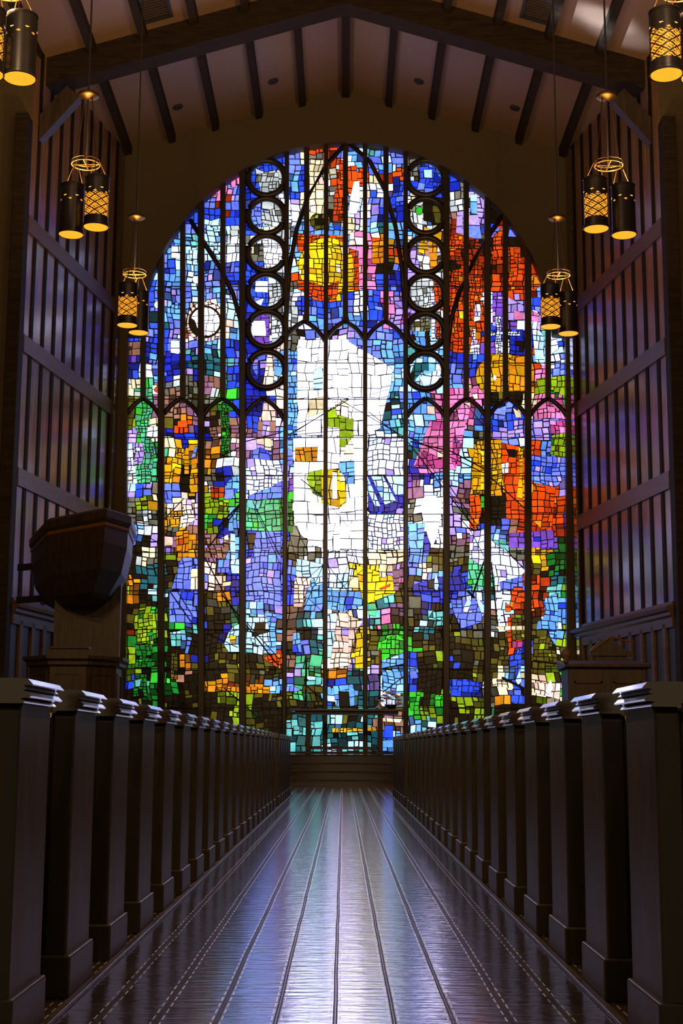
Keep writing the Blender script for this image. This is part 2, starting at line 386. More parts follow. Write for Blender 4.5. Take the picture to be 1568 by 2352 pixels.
GRID = {
'A': """...............WrV
............BpBrrW
...........BBpkHhr
.........iBHHsBkkr
.......mipBHHBBkHr
......spRpBBHWkHHr
.....BBBRBBpHWhkdr
....pBpccHBpHhssss
....BsTccHkHHcrrrr
...pscccWWhhWcsyyp
...pBcssppBBHcyyys
..BsspcpBBBWHhryya
..BsppspspBBHhWrry
...pssffcsBpHHBBBB
...tpcWWfcbWhHWspp
..pBVrWWfsBWhhdpdV
.nsBWsBsTBBphdwwww
.mVBpBBBtpbBfswwww""",
'B': """.kks
psTsph
WspsphB
rrkRrhhsB
rkWWBBpBBhp
WWppBkHdHHVd
kWpBbWHdnVVdR
kksTssskRVVpr
siiasksYrrRdrR
piiaamVHaRRRrrd
yridpVVhdrRRRrR
yriBbmHHrrrrRrrr
.WBiVVhHrrrWvrRp
pWBiVVhHrrrWvVip
ssBiVIhhrrrWvWWV
VpppppdsrrrbWWbTc
wpppspdsrRRvbWbcct
wwwpssccBbbpYaaccp""",
'C': """.nBBpWpssBbpfhwwww
.vbpbbttTpbpfscwww
.BWpbVbtsBbbfscsww
.kenHhhmGBbbfsscww
.lemnhhhGgbbfsscwk
.oemnnmdgBbBmssckf
.lekdrmdnmBfVsscll
.VefbbbnmfmfVsWWwf
.HVekYYadmmpmsVaWw
.HVeYdYaHHVWWsWWWs
.HHeYdYhbsWHWvwlyy
.WpkpdYHrsWWpvwlyy
.hlYkfflGGTegGwwyw
.hHhYfVGlseeggwwww
.sHahYnlbsbpphwwww
.sdVmYannsdpphhwww
.dkhoYnmmsbppohhWW
.fkhtBnoBcBppBcsch""",
'D': """wppssTdcrRWvWbbTcp
wwpssTccbbpYYYacWp
wwwcscccppBYYaaipp
wwwsscccsiiYaaalGG
wwwstssiiIidddkiiG
fwwtsssiiisBpBkiii
lwwstssiiisBBVpVpI
owWWWssiisoYVVpVpo
lwWpWtiiicYYrdrspo
fwWpWbiiicYyrWrspp
ywsWWvbscsYyyrrspV
ywscsmWWVmYyyrYcrV
ywsbbhwwVmrgdrrdrl
wwbbVhwwVhrddrrrrB
wwWWWswwVVcppnRRRB
wwWWspbwmmcsThvvvg
WwdkkppohoccshoYgg
WykymofdhbecWWoYgg""",
'E': """odttdBpfdBcBppscWV
odttdBpfdBcBppscWV
oatTdppfkbBppBfsWc
ladTdppoabsBBBfpsc
ldlggppdotsspnnscf
ldllgpBddeTcsntTcf
aalldTddbTcdsndtcf
llggdsdddgTcsdptcn
dlggdabdoodorneefy
dldgdndddoooomeeaa
dBeggddaaaaaspeosd
ddggddddllldooeosd
dddddddddlldddttTT
dddddddddllddTTTTs
dddddddddddddTTTTt
dddddddddddddTTTct
dddddddddddddTTTtt""",
'F': """WyykmpfoobecWWoYgg
WyykmpfoobecWWoYgg
cyyridBsBBeeppRRtl
cyyTodBbbpWtWrrRTl
fcetmhbdpWpnWrrRsl
fpTiddTTdBBhWroTsl
fyogGdtddohhoroosl
nyoGGGoddoodorBokl
VyoGsBdoBdoooBoool
atVsssddddookskolg
stVssBddBBBkkBkffG
dttWkGdGlllhapdlfg
dTtnnGlldlledddddd
TttnnsTddddd
tTtBsd
TTtsss
TTtsss"""}
ORG = {'A':(260,300),'B':(780,300),'C':(260,780),'D':(780,780),'E':(260,1260),'F':(780,1260)}
GRID = {k: [q.ljust(18, '.' if k in 'AB' else 'd') for q in v.split('\n')] for k, v in GRID.items()}
def letter(x, y):
    if y < 780: g = 'A' if x < 780 else 'B'
    elif y < 1290: g = 'C' if x < 780 else 'D'
    else: g = 'E' if x < 780 else 'F'
    ox, oy = ORG[g]
    j = min(17, max(0, int((x-ox)/30))); i = min(len(GRID[g])-1, max(0, int((y-oy)/30)))
    return GRID[g][i][j]

# big pieces of the design: section, colour letter, cell size, points in a 1568-unit crop of 540 photo pixels
SHAPES = """
A r 17 1230,690 1530,690 1540,800 1230,800
A s 16 1205,630 1560,640 1560,700 1200,690
A o 20 O1378,605,66,56
A b 30 1345,585 1405,585 1405,625 1345,625
A y 19 O1428,905,193,190
A r 17 1225,1000 1330,1010 1400,1045 1500,1000 1490,1105 1400,1128 1300,1092 1235,1060
B r 18 60,790 112,800 130,900 120,1060 60,1060
B y 20 50,820 85,830 95,940 85,1055 50,1060
B i 24 70,680 160,668 160,1055 132,1055 125,800 60,780
B a 22 215,715 292,720 292,885 213,885
A r 15 1500,200 1545,200 1545,600 1465,600 1475,420 1510,320
B r 18 50,240 112,235 118,330 55,330
B W 40 70,450 95,340 130,335 135,500 110,555 60,550
A k 24 1310,190 1400,190 1400,560 1310,540
A f 17 O615,1276,130,133
A d 60 O612,1276,108,106
A w 22 O612,1275,96,94
A d 60 505,1240 545,1270 575,1360 560,1368 520,1320
A H 16 960,290 1100,280 1105,400 1050,425 985,415
A B 17 O1027,240,80,30
A p 17 925,480 985,470 985,660 920,610
A H 16 990,545 1138,500 1138,640 1050,668 990,600
A k 18 960,645 1120,640 1060,680 1000,678
A w 17 1000,712 1090,720 1138,815 1100,915 1010,930
A B 20 925,870 1005,880 1008,930 960,910
A B 18 910,1000 1035,970 1030,1190 945,1150 905,1070
A W 36 950,1005 1030,1000 1030,1078 945,1075
A W 24 930,1150 1005,1115 975,1190
A H 17 1035,965 1110,1000 1135,1080 1090,1170 1035,1182
A v 24 895,1240 960,1215 1040,1240 1040,1440 960,1430 900,1370
A W 40 930,1265 1010,1265 1022,1370 900,1365
A H 18 1058,1240 1120,1280 1130,1340 1100,1420 1058,1430
A s 16 360,1190 420,1140 470,1200 470,1220 365,1215
A W 34 385,1400 440,1398 440,1490 383,1480
A W 30 390,765 470,765 470,850 385,850
A c 22 505,800 605,790 612,880 560,880 510,850
A T 24 550,700 605,710 605,780 555,790
A w 24 O555,992,25,27
A W 24 O296,1162,22,24
A c 22 660,600 745,575 748,640 690,660 650,640
A c 20 655,760 740,740 740,860 700,800
A i 24 670,420 745,365 745,415
A i 34 783,315 815,310 815,378 783,375
A H 22 780,665 870,665 870,760 780,755
B B 22 530,240 600,215 680,330 675,375 530,345
B c 34 558,262 613,260 615,316 560,316
B H 22 458,505 545,465 552,690 470,620
B G 24 O530,535,22,26
B d 24 555,465 640,475 685,560 680,620 560,600
B a 24 555,640 615,660 590,685 555,680
B V 30 455,800 510,800 500,890 470,870
B Y 22 530,730 580,720 590,830 525,810
B H 26 515,830 600,840 605,930 540,925
B a 26 590,720 640,740 655,890 605,930
B H 15 470,1010 560,970 625,990 620,1180 560,1190 480,1130
B r 14 628,985 670,1010 690,1085 665,1155 628,1185
B W 12 600,1060 625,1060 640,1180 605,1190
B h 15 480,1270 590,1230 600,1340 480,1340
B s 22 495,1340 570,1340 572,1435 520,1425
B W 13 612,1235 636,1235 636,1385 612,1385
B r 13 640,1260 685,1310 690,1380 640,1390
B V 36 848,565 922,562 945,720 900,720 850,705
B s 30 870,425 915,425 915,555 872,560
B V 34 782,570 817,570 817,690 775,682
B p 24 985,715 1065,640 1062,700
B r 11 750,935 818,920 818,990 735,1215 727,1140
B r 11 862,985 950,980 950,1105 900,1130 885,1260 860,1230
B R 13 870,880 950,880 948,975 870,975
B r 13 720,700 815,690 815,780 730,790
B R 14 725,800 815,795 812,870 725,870
B r 18 795,1158 820,1160 830,1310 760,1310
B y 24 795,1205 820,1205 822,1255 800,1250
B r 13 750,1310 830,1315 828,1465 752,1450
B W 17 905,1150 940,1150 935,1262 895,1275
B W 11 885,1320 905,1320 900,1440 930,1440 930,1490 865,1490 880,1400
B r 15 1025,700 1082,650 1082,860 1025,850
B r 18 1125,945 1215,930 1222,1000 1205,1060 1125,1020
B a 24 1250,965 1310,975 1345,1030 1300,1060 1250,1020
B r 18 1160,790 1195,785 1210,880 1180,890 1165,860
B v 18 1018,1080 1085,1078 1085,1320 1020,1300
B V 26 1120,1110 1225,1168 1225,1265 1125,1265
B i 30 1160,1195 1225,1220 1225,1262 1165,1262
B p 22 1255,1115 1340,1115 1332,1210 1255,1180
B i 30 1258,1190 1330,1225 1325,1275 1260,1265
B b 26 990,1330 1220,1325 1215,1390 990,1400
B W 9 985,1342 1200,1342 1200,1366 985,1366
B W 9 1040,1240 1072,1240 1072,1500 1040,1500
B c 24 1285,1330 1320,1325 1360,1365 1362,1568 1305,1540
B W 30 1395,1370 1440,1380 1460,1450 1400,1500
C Y 22 O-1,-1,1,1
D c 26 O580,210,122,118
D t 26 500,160 590,150 590,210 560,205 480,290 465,250
D W 30 530,250 660,200 690,230 640,290 560,310
C f 26 1030,90 1058,88 1072,310 998,310
C p 18 935,100 965,110 960,240 930,200
C s 18 1072,100 1110,140 1128,215 1072,300
C s 15 1160,80 1228,80 1225,660 1160,660
C e 14 145,455 200,398 248,432 235,640 270,700 262,850 245,960 158,955 150,850 200,780 195,690 150,600
C V 16 130,690 195,690 205,760 190,830 135,830 150,760
C k 22 90,265 192,265 188,320 90,330
C w 20 262,305 328,305 325,362 265,362
C r 26 O295,335,20,18
C W 18 230,580 300,580 300,650 225,645
C r 22 430,545 490,540 495,585 430,585
C g 10 722,420 770,420 778,640 770,780 722,770 718,600
C f 24 1008,400 1045,430 1080,470 1082,540 985,540
C m 22 965,545 1082,545 1080,650 960,660
C V 26 1000,545 1045,545 1040,640 990,640
C m 20 780,580 855,580 855,665 780,650
C n 16 640,580 718,580 718,645 650,645
C f 24 955,665 1050,655 1055,740 960,725
C p 26 915,790 935,740 980,722 1030,742 1048,805
C p 22 1158,720 1200,750 1212,800 1195,830 1158,840
C a 20 1215,720 1362,715 1355,812 1215,812
C Y 22 345,835 425,790 428,830 395,870 388,955 342,950
C Y 17 430,728 468,728 468,772 430,772
C Y 17 475,722 503,722 503,895 475,895
C a 20 520,800 582,788 582,820 518,832
C p 20 545,715 562,715 545,780 520,790
C W 16 75,690 130,690 132,890 75,895
C W 34 80,965 200,960 198,1050 80,1050
C B 20 200,965 150,962 150,1050 200,1052
C p 22 342,960 392,960 388,1062 342,1062
C r 18 648,980 740,985 735,1050 655,1060
C s 24 760,950 850,885 862,955 790,1060 738,1065
C W 17 885,860 960,840 1060,845 1128,890 1125,950 1050,1000 890,1002
C p 30 900,1040 1040,990 1122,940 1122,1055 900,1066
C e 20 890,1070 1102,1068 1118,1280 885,1270
C T 22 890,1068 990,1070 960,1150 890,1110
C g 18 1105,1070 1195,1070 1195,1285 1120,1270
C f 18 455,1060 520,1070 545,1200 480,1255 440,1250 480,1170
C Y 22 375,1200 440,1190 435,1245 378,1250
C l 16 610,1070 770,1070 760,1155 610,1170
C G 20 610,1160 630,1160 628,1265 608,1265
C s 26 778,1118 802,1118 800,1275 768,1275
C c 26 782,1290 812,1290 815,1510 790,1520 778,1470
C f 18 705,1330 765,1300 770,1340 715,1362
C p 22 955,1280 1115,1280 1116,1568 880,1568 930,1420
C n 16 610,1390 775,1385 745,1455 610,1455
C a 17 420,1280 505,1275 500,1450 425,1450
C i 24 335,1310 400,1310 395,1370 335,1375
C l 20 1310,880 1392,868 1392,1055 1330,1025 1290,930
A w 34 1228,1480 1290,1420 1400,1402 1560,1400 1568,1568 1228,1568
D w 34 0,0 60,15 160,75 290,150 350,200 340,300 305,430 270,590 150,640 0,640
C w 34 1228,0 1568,0 1568,640 1228,640
C c 34 1335,215 1380,180 1398,200 1398,330 1335,330
C l 30 1432,470 1500,455 1568,500 1568,590 1432,580
C k 30 1300,400 1400,380 1400,480 1300,520
C f 30 1480,420 1568,400 1568,520 1490,500
C w 38 1200,660 1568,650 1568,1410 1450,1405 1330,1370 1250,1300 1205,1180
D w 38 0,640 160,640 160,1395 0,1400
D l 30 0,525 90,530 88,600 0,600
D o 30 0,605 90,605 88,655 0,655
D l 34 0,660 75,660 40,715 0,715
D f 38 40,700 90,700 90,800 20,800
D s 28 0,815 95,815 100,960 40,960 0,870
C a 20 1215,720 1362,715 1355,812 1215,812
C l 22 1310,885 1392,868 1392,1055 1330,1025 1290,930
C y 32 1388,870 1500,862 1550,930 1552,1080 1510,1118 1388,1090
D y 30 0,880 25,900 42,960 40,1080 0,1105
C w 60 1462,880 1490,880 1490,1060 1462,1060
D W 20 190,660 425,660 425,905 190,905
D b 22 190,905 428,905 428,1100 350,1145 190,1150
D c 24 190,925 270,1110 235,1110 190,1010
D c 24 208,908 285,905 375,1075 300,1100
D c 24 305,905 425,905 424,1030 372,1035
D W 16 190,1168 428,1165 428,1400 225,1400 190,1320
D i 22 600,545 692,545 700,862 490,848
D i 22 728,545 842,545 775,872 728,862
D I 20 760,640 810,700 770,860 745,800
D I 20 560,740 690,800 690,860 500,848
D i 26 730,325 832,325 820,400 730,440
D i 26 860,325 955,330 968,390 900,400
D i 22 820,420 870,450 855,530 800,540 780,480
D Y 22 O1090,245,182,150
D a 22 1130,130 1232,108 1242,340 1130,340
D d 24 985,350 1230,345 1200,405 1000,410
D w 40 O1033,255,10,18
D Y 17 910,680 1078,665 1082,1040 1000,1042 885,1005 892,800
D y 26 940,740 975,740 975,1000 940,1000
D r 24 1075,690 1200,715 1196,900 1222,1060 1232,1200 1110,1192 1100,1000 1085,900
D d 26 1112,735 1190,740 1170,785 1130,780
D W 18 1078,830 1125,820 1122,890 1085,890
D Y 22 1195,720 1222,730 1218,1060 1180,1050 1198,900
D r 22 1280,1050 1302,960 1438,985 1415,1240 1350,1270 1285,1200
D r 20 870,1060 940,1040 940,1160 905,1270 865,1250
D w 70 540,1085 570,1040 640,1040 680,1090 672,1200 640,1330 615,1382 590,1320 550,1170
D s 24 462,1228 568,1225 545,1490 462,1490
D G 20 942,1045 972,1045 972,1120 942,1120
D W 22 870,1270 985,1270 990,1400 985,1568 860,1568
D W 26 1010,1335 1240,1545 1235,1568 1010,1568
D v 22 1130,1292 1425,1270 1425,1385 1130,1388
D l 20 1310,262 1505,240 1505,378 1400,335 1330,345
D i 20 1292,500 1345,430 1390,412 1470,490 1480,525 1300,530
D I 20 1400,540 1505,545 1505,620 1410,630
D p 18 1270,768 1510,790 1510,910 1440,985 1270,935
D l 17 1415,640 1508,620 1508,782 1405,765
D k 30 1155,455 1205,490 1212,520 1175,520
D p 24 1030,470 1110,440 1100,530 1030,530
D d 26 1010,1045 1105,1045 1108,1190 1010,1190
E p 22 455,60 525,60 520,272 388,272
E p 22 375,290 535,290 520,495 375,490
E f 22 520,135 570,135 570,272 515,272
E p 20 880,65 940,65 940,0 1116,0 1116,380 880,345
E c 22 780,80 842,65 842,165 790,165
E p 24 700,75 775,75 770,160 695,160
E c 24 1222,65 1396,105 1392,290 1320,190 1218,180
E f 22 1210,190 1320,195 1270,330 1260,390 1200,388
E s 24 1300,260 1395,240 1395,420 1270,410
E s 20 875,355 1000,358 1000,440 875,430
E c 20 875,460 990,460 1000,540 940,545 875,520
E d 30 945,495 1015,490 1010,580 945,580
E c 22 890,600 1085,545 1080,700 1000,690 960,640
E s 20 1010,420 1085,440 1085,700 1045,700 1040,540
E c 20 738,640 770,560 800,520 838,505 838,690 770,690
E y 24 780,580 820,585 815,630 780,625
E s 26 1200,562 1240,562 1256,690 1195,690
E a 17 690,918 835,925 1042,922 1040,965 870,962 690,935
E s 22 1045,918 1112,915 1112,965 1045,965
E p 22 1145,925 1200,915 1250,940 1200,960 1145,958
E l 14 165,440 260,430 266,640 160,620
E g 12 148,640 260,640 255,790 148,790
E g 12 140,840 220,840 225,990 130,990
E T 22 145,880 185,870 185,920 150,925
E T 17 380,560 450,550 450,650 385,650
E o 12 390,675 425,675 430,870 385,870
E r 17 1000,730 1050,705 1112,705 1112,800 1060,770
E T 24 1290,850 1390,860 1390,905 1290,910
E T 22 1200,1185 1240,1185 1240,1240 1198,1240
E c 30 1420,440 1495,430 1470,600 1440,800 1420,800
F f 22 0,430 155,480 105,560 60,800 0,800
E f 22 1500,430 1568,430 1568,780 1440,800 1470,620
E s 20 1420,290 1568,290 1568,420 1420,400
F s 20 0,290 155,285 150,380 0,420
F y 24 105,570 158,560 158,800 105,800
F y 30 108,110 350,185 378,292 190,362 150,335
F r 34 265,265 335,235 330,255 280,275
F k 22 190,30 310,30 310,105 190,105
F k 22 260,105 310,105 305,190 265,190
F m 24 350,105 400,105 395,280 360,280
F e 24 190,370 242,362 240,450 190,440
F T 24 290,320 365,310 360,360 300,365
F G 18 280,620 380,570 430,610 430,690 280,745
F s 22 282,745 430,700 430,772 282,800
F s 20 285,825 430,820 430,962 345,968 285,935
F b 20 490,240 700,182 800,140 832,282 490,287
F c 40 640,165 662,240 650,278 632,270 630,230
F p 20 740,340 980,352 945,490 810,532 765,435
F W 40 860,325 875,360 850,425 825,420 830,380
F W 40 920,330 965,385 970,430 945,430 918,360
F T 22 588,472 620,420 706,415 706,485 650,470
F W 22 1010,0 1100,0 1230,140 1225,180 1062,222 1090,350 1062,515 1040,300 1030,180
F e 22 862,60 985,150 980,287 850,240
F r 30 1160,255 1218,255 1218,285 1160,285
F r 24 1172,330 1212,318 1205,400 1150,402
F r 24 1105,360 1150,395 1135,420 1105,420
F r 22 1220,170 1255,160 1250,250 1222,245
F r 15 1118,460 1140,460 1142,660 1118,660
F I 22 1145,620 1217,620 1217,660 1145,660
F s 18 1370,330 1455,300 1452,540 1310,542 1320,490 1360,460
F s 20 1390,555 1445,555 1440,640 1425,640
F k 20 1020,888 1150,895 1158,935 1020,912
F o 15 1290,595 1390,580 1440,650 1450,760 1290,740
F o 15 1150,440 1255,440 1255,600 1150,610
F k 22 1040,520 1255,515 1255,542 1060,542
F f 24 1295,895 1470,900 1465,1005 1300,962
F W 40 1405,870 1425,930 1395,975 1370,950
F B 15 1188,665 1212,665 1202,905 1165,905
F c 34 1197,815 1214,880 1190,912 1172,880
F p 34 1140,980 1218,980 1218,1026 1140,1026
F G 18 465,955 538,955 522,1078 470,1075
F G 24 640,985 710,990 705,1060 640,1050
F s 24 465,820 505,810 522,862 465,870
F B 18 755,880 925,890 935,960 755,950
F s 30 0,910 60,908 97,940 97,1052 70,1052 62,955 0,950
E s 26 1430,920 1455,915 1455,975 1430,975
E s 28 1465,915 1568,910 1568,945 1500,950 1505,1050 1485,1050
F d 40 0,955 58,955 65,1050 0,1050
E d 40 1510,955 1568,955 1568,1050 1510,1050
E Y 17 1460,1198 1568,1198 1568,1225 1460,1225
F Y 17 0,1198 158,1198 158,1225 0,1225
F Y 17 185,1190 245,1188 245,1215 185,1215
F k 22 250,1130 420,1130 400,1160 270,1150
F B 24 300,1180 355,1180 355,1260 300,1260
F s 24 285,1275 355,1275 355,1325 285,1325
"""
K = 540/1568
rng = random.Random(11)
def warp(p):
    x, y = p
    return (x+2.6*math.sin(y/23.0+x/61.0)+1.5*math.sin(y/9.0+x/31.0), y+2.6*math.sin(x/27.0+y/71.0+1.3)+1.4*math.sin(x/11.0-y/43.0))
def split(x0, y0, x1, y1, t):
    out = []; st = [(x0, y0, x1, y1)]
    while st:
        a, b_, c, e = st.pop(); wd, hg = c-a, e-b_
        lim = t*rng.uniform(.75, 1.45)
        if max(wd, hg) <= lim: out.append((a, b_, c, e)); continue
        q = rng.uniform(.36, .64)
        if wd > hg*rng.uniform(.8, 1.3): m_ = a+wd*q; st += [(a, b_, m_, e), (m_, b_, c, e)]
        else: m_ = b_+hg*q; st += [(a, b_, c, m_), (a, m_, c, e)]
    return out
def cell_poly(c, gap):
    a, b_, x, y = c
    if x-a < 2*gap+1 or y-b_ < 2*gap+1: return None
    q = [(a+gap, b_+gap), (x-gap, b_+gap), (x-gap, y-gap), (a+gap, y-gap)]
    return [warp(p) for p in q]
def area(p): return .5*sum(p[i][0]*p[(i+1) % len(p)][1]-p[(i+1) % len(p)][0]*p[i][1] for i in range(len(p)))
def clip(sub, con):
    if area(con) < 0: con = con[::-1]
    out = sub
    for i in range(len(con)):
        ax, ay = con[i]; bx, by = con[(i+1) % len(con)]
        inp = out; out = []
        if not inp: return []
        def sd(p): return (bx-ax)*(p[1]-ay)-(by-ay)*(p[0]-ax)
        for k in range(len(inp)):
            p, q = inp[k], inp[(k+1) % len(inp)]
            sp, sq = sd(p), sd(q)
            if sp >= 0: out.append(p)
            if (sp >= 0) != (sq >= 0):
                f = sp/(sp-sq); out.append((p[0]+(q[0]-p[0])*f, p[1]+(q[1]-p[1])*f))
    return out
def inside(p, poly):
    x, y = p; r_ = False; j = len(poly)-1
    for i in range(len(poly)):
        xi, yi = poly[i]; xj, yj = poly[j]
        if (yi > y) != (yj > y) and x < (xj-xi)*(y-yi)/(yj-yi)+xi: r_ = not r_
        j = i
    return r_
def grow(poly, g):
    cx = sum(p[0] for p in poly)/len(poly); cy = sum(p[1] for p in poly)/len(poly)
    out = []
    for x, y in poly:
        l = math.hypot(x-cx, y-cy) or 1; out.append((x+(x-cx)/l*g, y+(y-cy)/l*g))
    return out

layers = []
for ln in SHAPES.strip().split('\n'):
    t = ln.split(); ox, oy = ORG[t[0]]
    if t[3][0] == 'O':
        cx, cy, rx, ry = [float(q) for q in t[3][1:].split(',')]
        if rx < 2: continue
        pts = [(cx+rx*math.cos(2*math.pi*k/28), cy+ry*math.sin(2*math.pi*k/28)) for k in range(28)]
    else: pts = [tuple(float(q) for q in z.split(',')) for z in t[3:]]
    layers.append((t[1], float(t[2]), [(ox+x*K, oy+y*K) for x, y in pts]))

YG = YF+.34                    # plane of the glass
BARS = [286, 370, 462, 557, 652, 746, 838.5, 931.5, 1024.5, 1119, 1212, 1305]
panes = []                     # (layer, polygon, letter)
OP = opening(14)
y = 320
for c in split(270, 318, 1322, 1740, 20.5):
    q = cell_poly(c, rng.uniform(.8, 1.7))
    if not q: continue
    cx, cy = (c[0]+c[2])/2, (c[1]+c[3])/2
    if not inside((cx, cy), OP): continue
    L_ = letter(cx+rng.uniform(-7, 7), cy+rng.uniform(-7, 7))
    if L_ == '.': L_ = letter(cx, cy)
    if L_ == '.': L_ = 'B' if cy < 900 else 'd'
    if rng.random() < .42: L_ = rng.choice(ALT[L_])
    panes.append((0, q, L_))
for i, (L_, cs, poly) in enumerate(layers):
    xs = [p[0] for p in poly]; ys = [p[1] for p in poly]
    for c in split(min(xs)-2, min(ys)-2, max(xs)+2, max(ys)+2, cs*.95):
        q = cell_poly(c, 1.05)
        if not q: continue
        q = clip(poly, q)
        if len(q) < 3 or abs(area(q)) < 3: continue
        panes.append((i+1, q, rng.choice(ALT[L_]) if rng.random() < .36 else L_))
boxes = [(min(p[0] for p in l[2]), min(p[1] for p in l[2]), max(p[0] for p in l[2]), max(p[1] for p in l[2])) for l in layers]
def hidden(li, q):
    for k in range(li, len(layers)):
        b_ = boxes[k]
        if all(b_[0] <= p[0] <= b_[2] and b_[1] <= p[1] <= b_[3] for p in q) and all(inside(p, layers[k][2]) for p in q): return True
    return False
win = empty('window_1', at(795, 1726, YF)); win.location = (0, YF, .64)
tag(win, kind='structure')
IN = Matrix.Translation((0, -YF, -.64))
def put(mb, name, mat, **kw):
    mb.v = [(p[0], p[1]-YF, p[2]-.64) for p in mb.v]
    return mb.build(name, mat, win, **kw)
lights = [MB() for _ in range(11)]
DL = .00035
lead = MB()
lead.poly([at(x, y, YG+.004) for x, y in opening(12)])
for i, (L_, cs, poly) in enumerate(layers):
    lead.poly([at(x, y, YG-DL*(i+1)+DL*.5) for x, y in grow(poly, 1.3)])
for li, q, L_ in panes:
    if hidden(li, q): continue
    cx = sum(p[0] for p in q)/len(q); cy = sum(p[1] for p in q)/len(q)
    k = 0
    while k < 10 and cx > BARS[k+1]: k += 1
    lf = .5+.5*math.sin(cx/29.0+cy/47.0+2.0)*math.sin(cy/33.0-cx/71.0)
    v = rng.uniform(.62, 1.12)*(.66+.56*lf)
    if li == 0 and rng.random() < (.10 if cy < 1380 else .34): v *= .22
    if L_ in 'wWc': v = rng.uniform(.8, 1.1)
    v *= BOOST.get(L_, 1.0)
    tw = SKY.get(L_, (1, 1, 1))          # the daylight behind the palest glass is bluish
    c = tuple(x*v*t_ for x, t_ in zip(lin(PAL[L_]), tw))
    lights[k].poly([at(x, y, YG-DL*li) for x, y in q], c)
for mb in lights: put(mb, 'stained_glass_light', M['glass'])
# thin lead rays and saddle bars in front of the glass
YL = YG-.10
def px_bar(mb, x0, y0, x1, y1, wpx, yy, dep):
    wm = wpx*yy/3311
    mb.bar(at(x0, y0, yy), at(x1, y1, yy), wm, dep, up=(0,1,0))
RAYS = """D 0,400 430,650 1.8
D 430,640 985,900 2.2
D 985,900 1260,1150 2.4
D 190,480 460,690 2
D 460,690 900,1260 2.4
D 470,680 720,740 3
D 720,960 910,1230 2
D 850,440 980,600 1.6
D 1000,690 1060,860 1.6
D 500,690 890,1240 1.4
D 730,740 980,870 3
C 1568,400 1160,640 2
C 1568,385 1200,625 1.2
C 1160,310 1400,330 1.2
C 1160,640 1568,600 1.8
C 1250,930 1400,1050 2.4
C 1400,1050 1568,1250 1.4
C 1195,1200 1290,1400 1.6
C 880,1060 700,1250 4
C 840,1110 640,1380 3
C 930,1080 1110,1440 2
C 960,1160 1115,1500 1.6
C 90,1210 300,1240 2
C 340,1200 470,1060 2
C 330,1370 200,1300 2
C 600,1290 680,1500 2
C 880,680 1120,620 2.4
C 720,780 880,700 2
C 1170,1290 1230,1500 1.4
D 330,330 160,380 1.2
D 800,1190 870,1270 2
D 1010,1335 1250,1540 1.2
D 870,1270 990,1500 1.6
E 380,290 520,490 3
E 430,290 530,450 2.4
E 600,40 840,490 3
E 720,300 1100,780 3.4
E 840,440 1110,740 2.2
E 620,560 830,660 2
E 1400,110 1270,400 1.6
E 1430,110 1568,290 1.4
E 1300,330 1395,420 1.4
E 1260,230 1395,110 1.2
E 740,930 960,1120 3
E 1270,900 1400,1010 3
F 990,0 880,330 4
F 850,280 900,330 5
F 1010,90 1050,500 3.4
F 0,270 155,140 1.2
F 20,430 100,60 1.6
F 0,240 100,10 1.2
F 285,960 430,850 2.4
F 285,800 430,770 3
F 1080,860 1280,960 6
F 1290,750 1460,770 4
F 1390,560 1470,770 2
F 900,980 1000,860 2
F 1100,0 1240,150 2
B 300,1100 430,1200 1.2
B 890,1000 960,1240 1.6
A 505,1180 480,1330 2
A 640,780 740,900 1.4"""
mb = MB()
for ln in RAYS.split('\n'):
    t = ln.split(); ox, oy = ORG[t[0]]
    x0, y0 = [float(q)*K for q in t[1].split(',')]; x1, y1 = [float(q)*K for q in t[2].split(',')]
    px_bar(mb, ox+x0, oy+y0, ox+x1, oy+y1, float(t[3]), YG-.09, .02)
lead.v += []; 
n0 = len(lead.v); lead.v += mb.v; lead.f += [tuple(i+n0 for i in f) for f in mb.f]; lead.c += mb.c
put(lead, 'leading', M['lead'])
for yb in (565, 658, 834, 917, 1005, 1093, 1181, 1269, 1357, 1446, 1536, 1625):
    hw = 478 if yb < 768 else 508
    x0, x1 = 795-hw, 795+hw
    if yb < 768:
        dx = math.sqrt(max(0, AR*AR-(AC[1]-yb)**2)); x0, x1 = 795-dx, 795+dx
    q = MB(); px_bar(q, x0, yb, x1, yb, 2.1, YG-.08, .02); put(q, 'saddle_bar', M['lead'])
# mullions and tracery bars
YM = YG-.16
def top_of(x):
    dx = abs(x-AC[0])
    return AC[1]-math.sqrt(max(0, AR*AR-dx*dx)) if dx < AR else 770
HEAD = {1:935, 2:935, 3:935, 4:770, 5:770, 6:770, 7:770, 8:935, 9:935, 10:935}
for k in range(1, 11):
    x = BARS[k]
    xm = {4:659, 5:749, 6:838, 7:931}.get(k, x)
    wpx = 11 if 4 <= k <= 7 else 16
    q = MB(); px_bar(q, x, 1730, xm, top_of(xm)-4, wpx, YM, .16)
    put(q, 'mullion', M['stone'], bevel=.02)
for x, y0 in ((329, 915), (420, 925), (512, 915), (704, 742), (793, 742), (886, 742), (1070, 920), (1160, 925), (1258, 915)):
    q = MB(); px_bar(q, x, y0, x, top_of(x)-4, 13, YM+.02, .13); put(q, 'tracery_bar', M['stone'])
# frame posts at the sides
for x0, x1 in ((283, 290), (1307, 1302)):
    q = MB(); px_bar(q, x0, 1730, x1, 760, 12, YM, .2); put(q, 'frame_post', M['stone'])
# roundels
for cx, ys in ((612, (409, 496, 582, 670, 756, 849)), (977, (409, 496, 586, 673, 761, 852))):
    for cy in ys:
        ctr = at(cx, cy, YM); R = 45*YM/3311
        q = MB()
        pts = [(ctr.x+R*math.cos(2*math.pi*i/40), YM, ctr.z+R*math.sin(2*math.pi*i/40)) for i in range(40)]
        q.tube(pts, .082, 8, closed=True); put(q, 'roundel_ring', M['stone'], smooth=True)
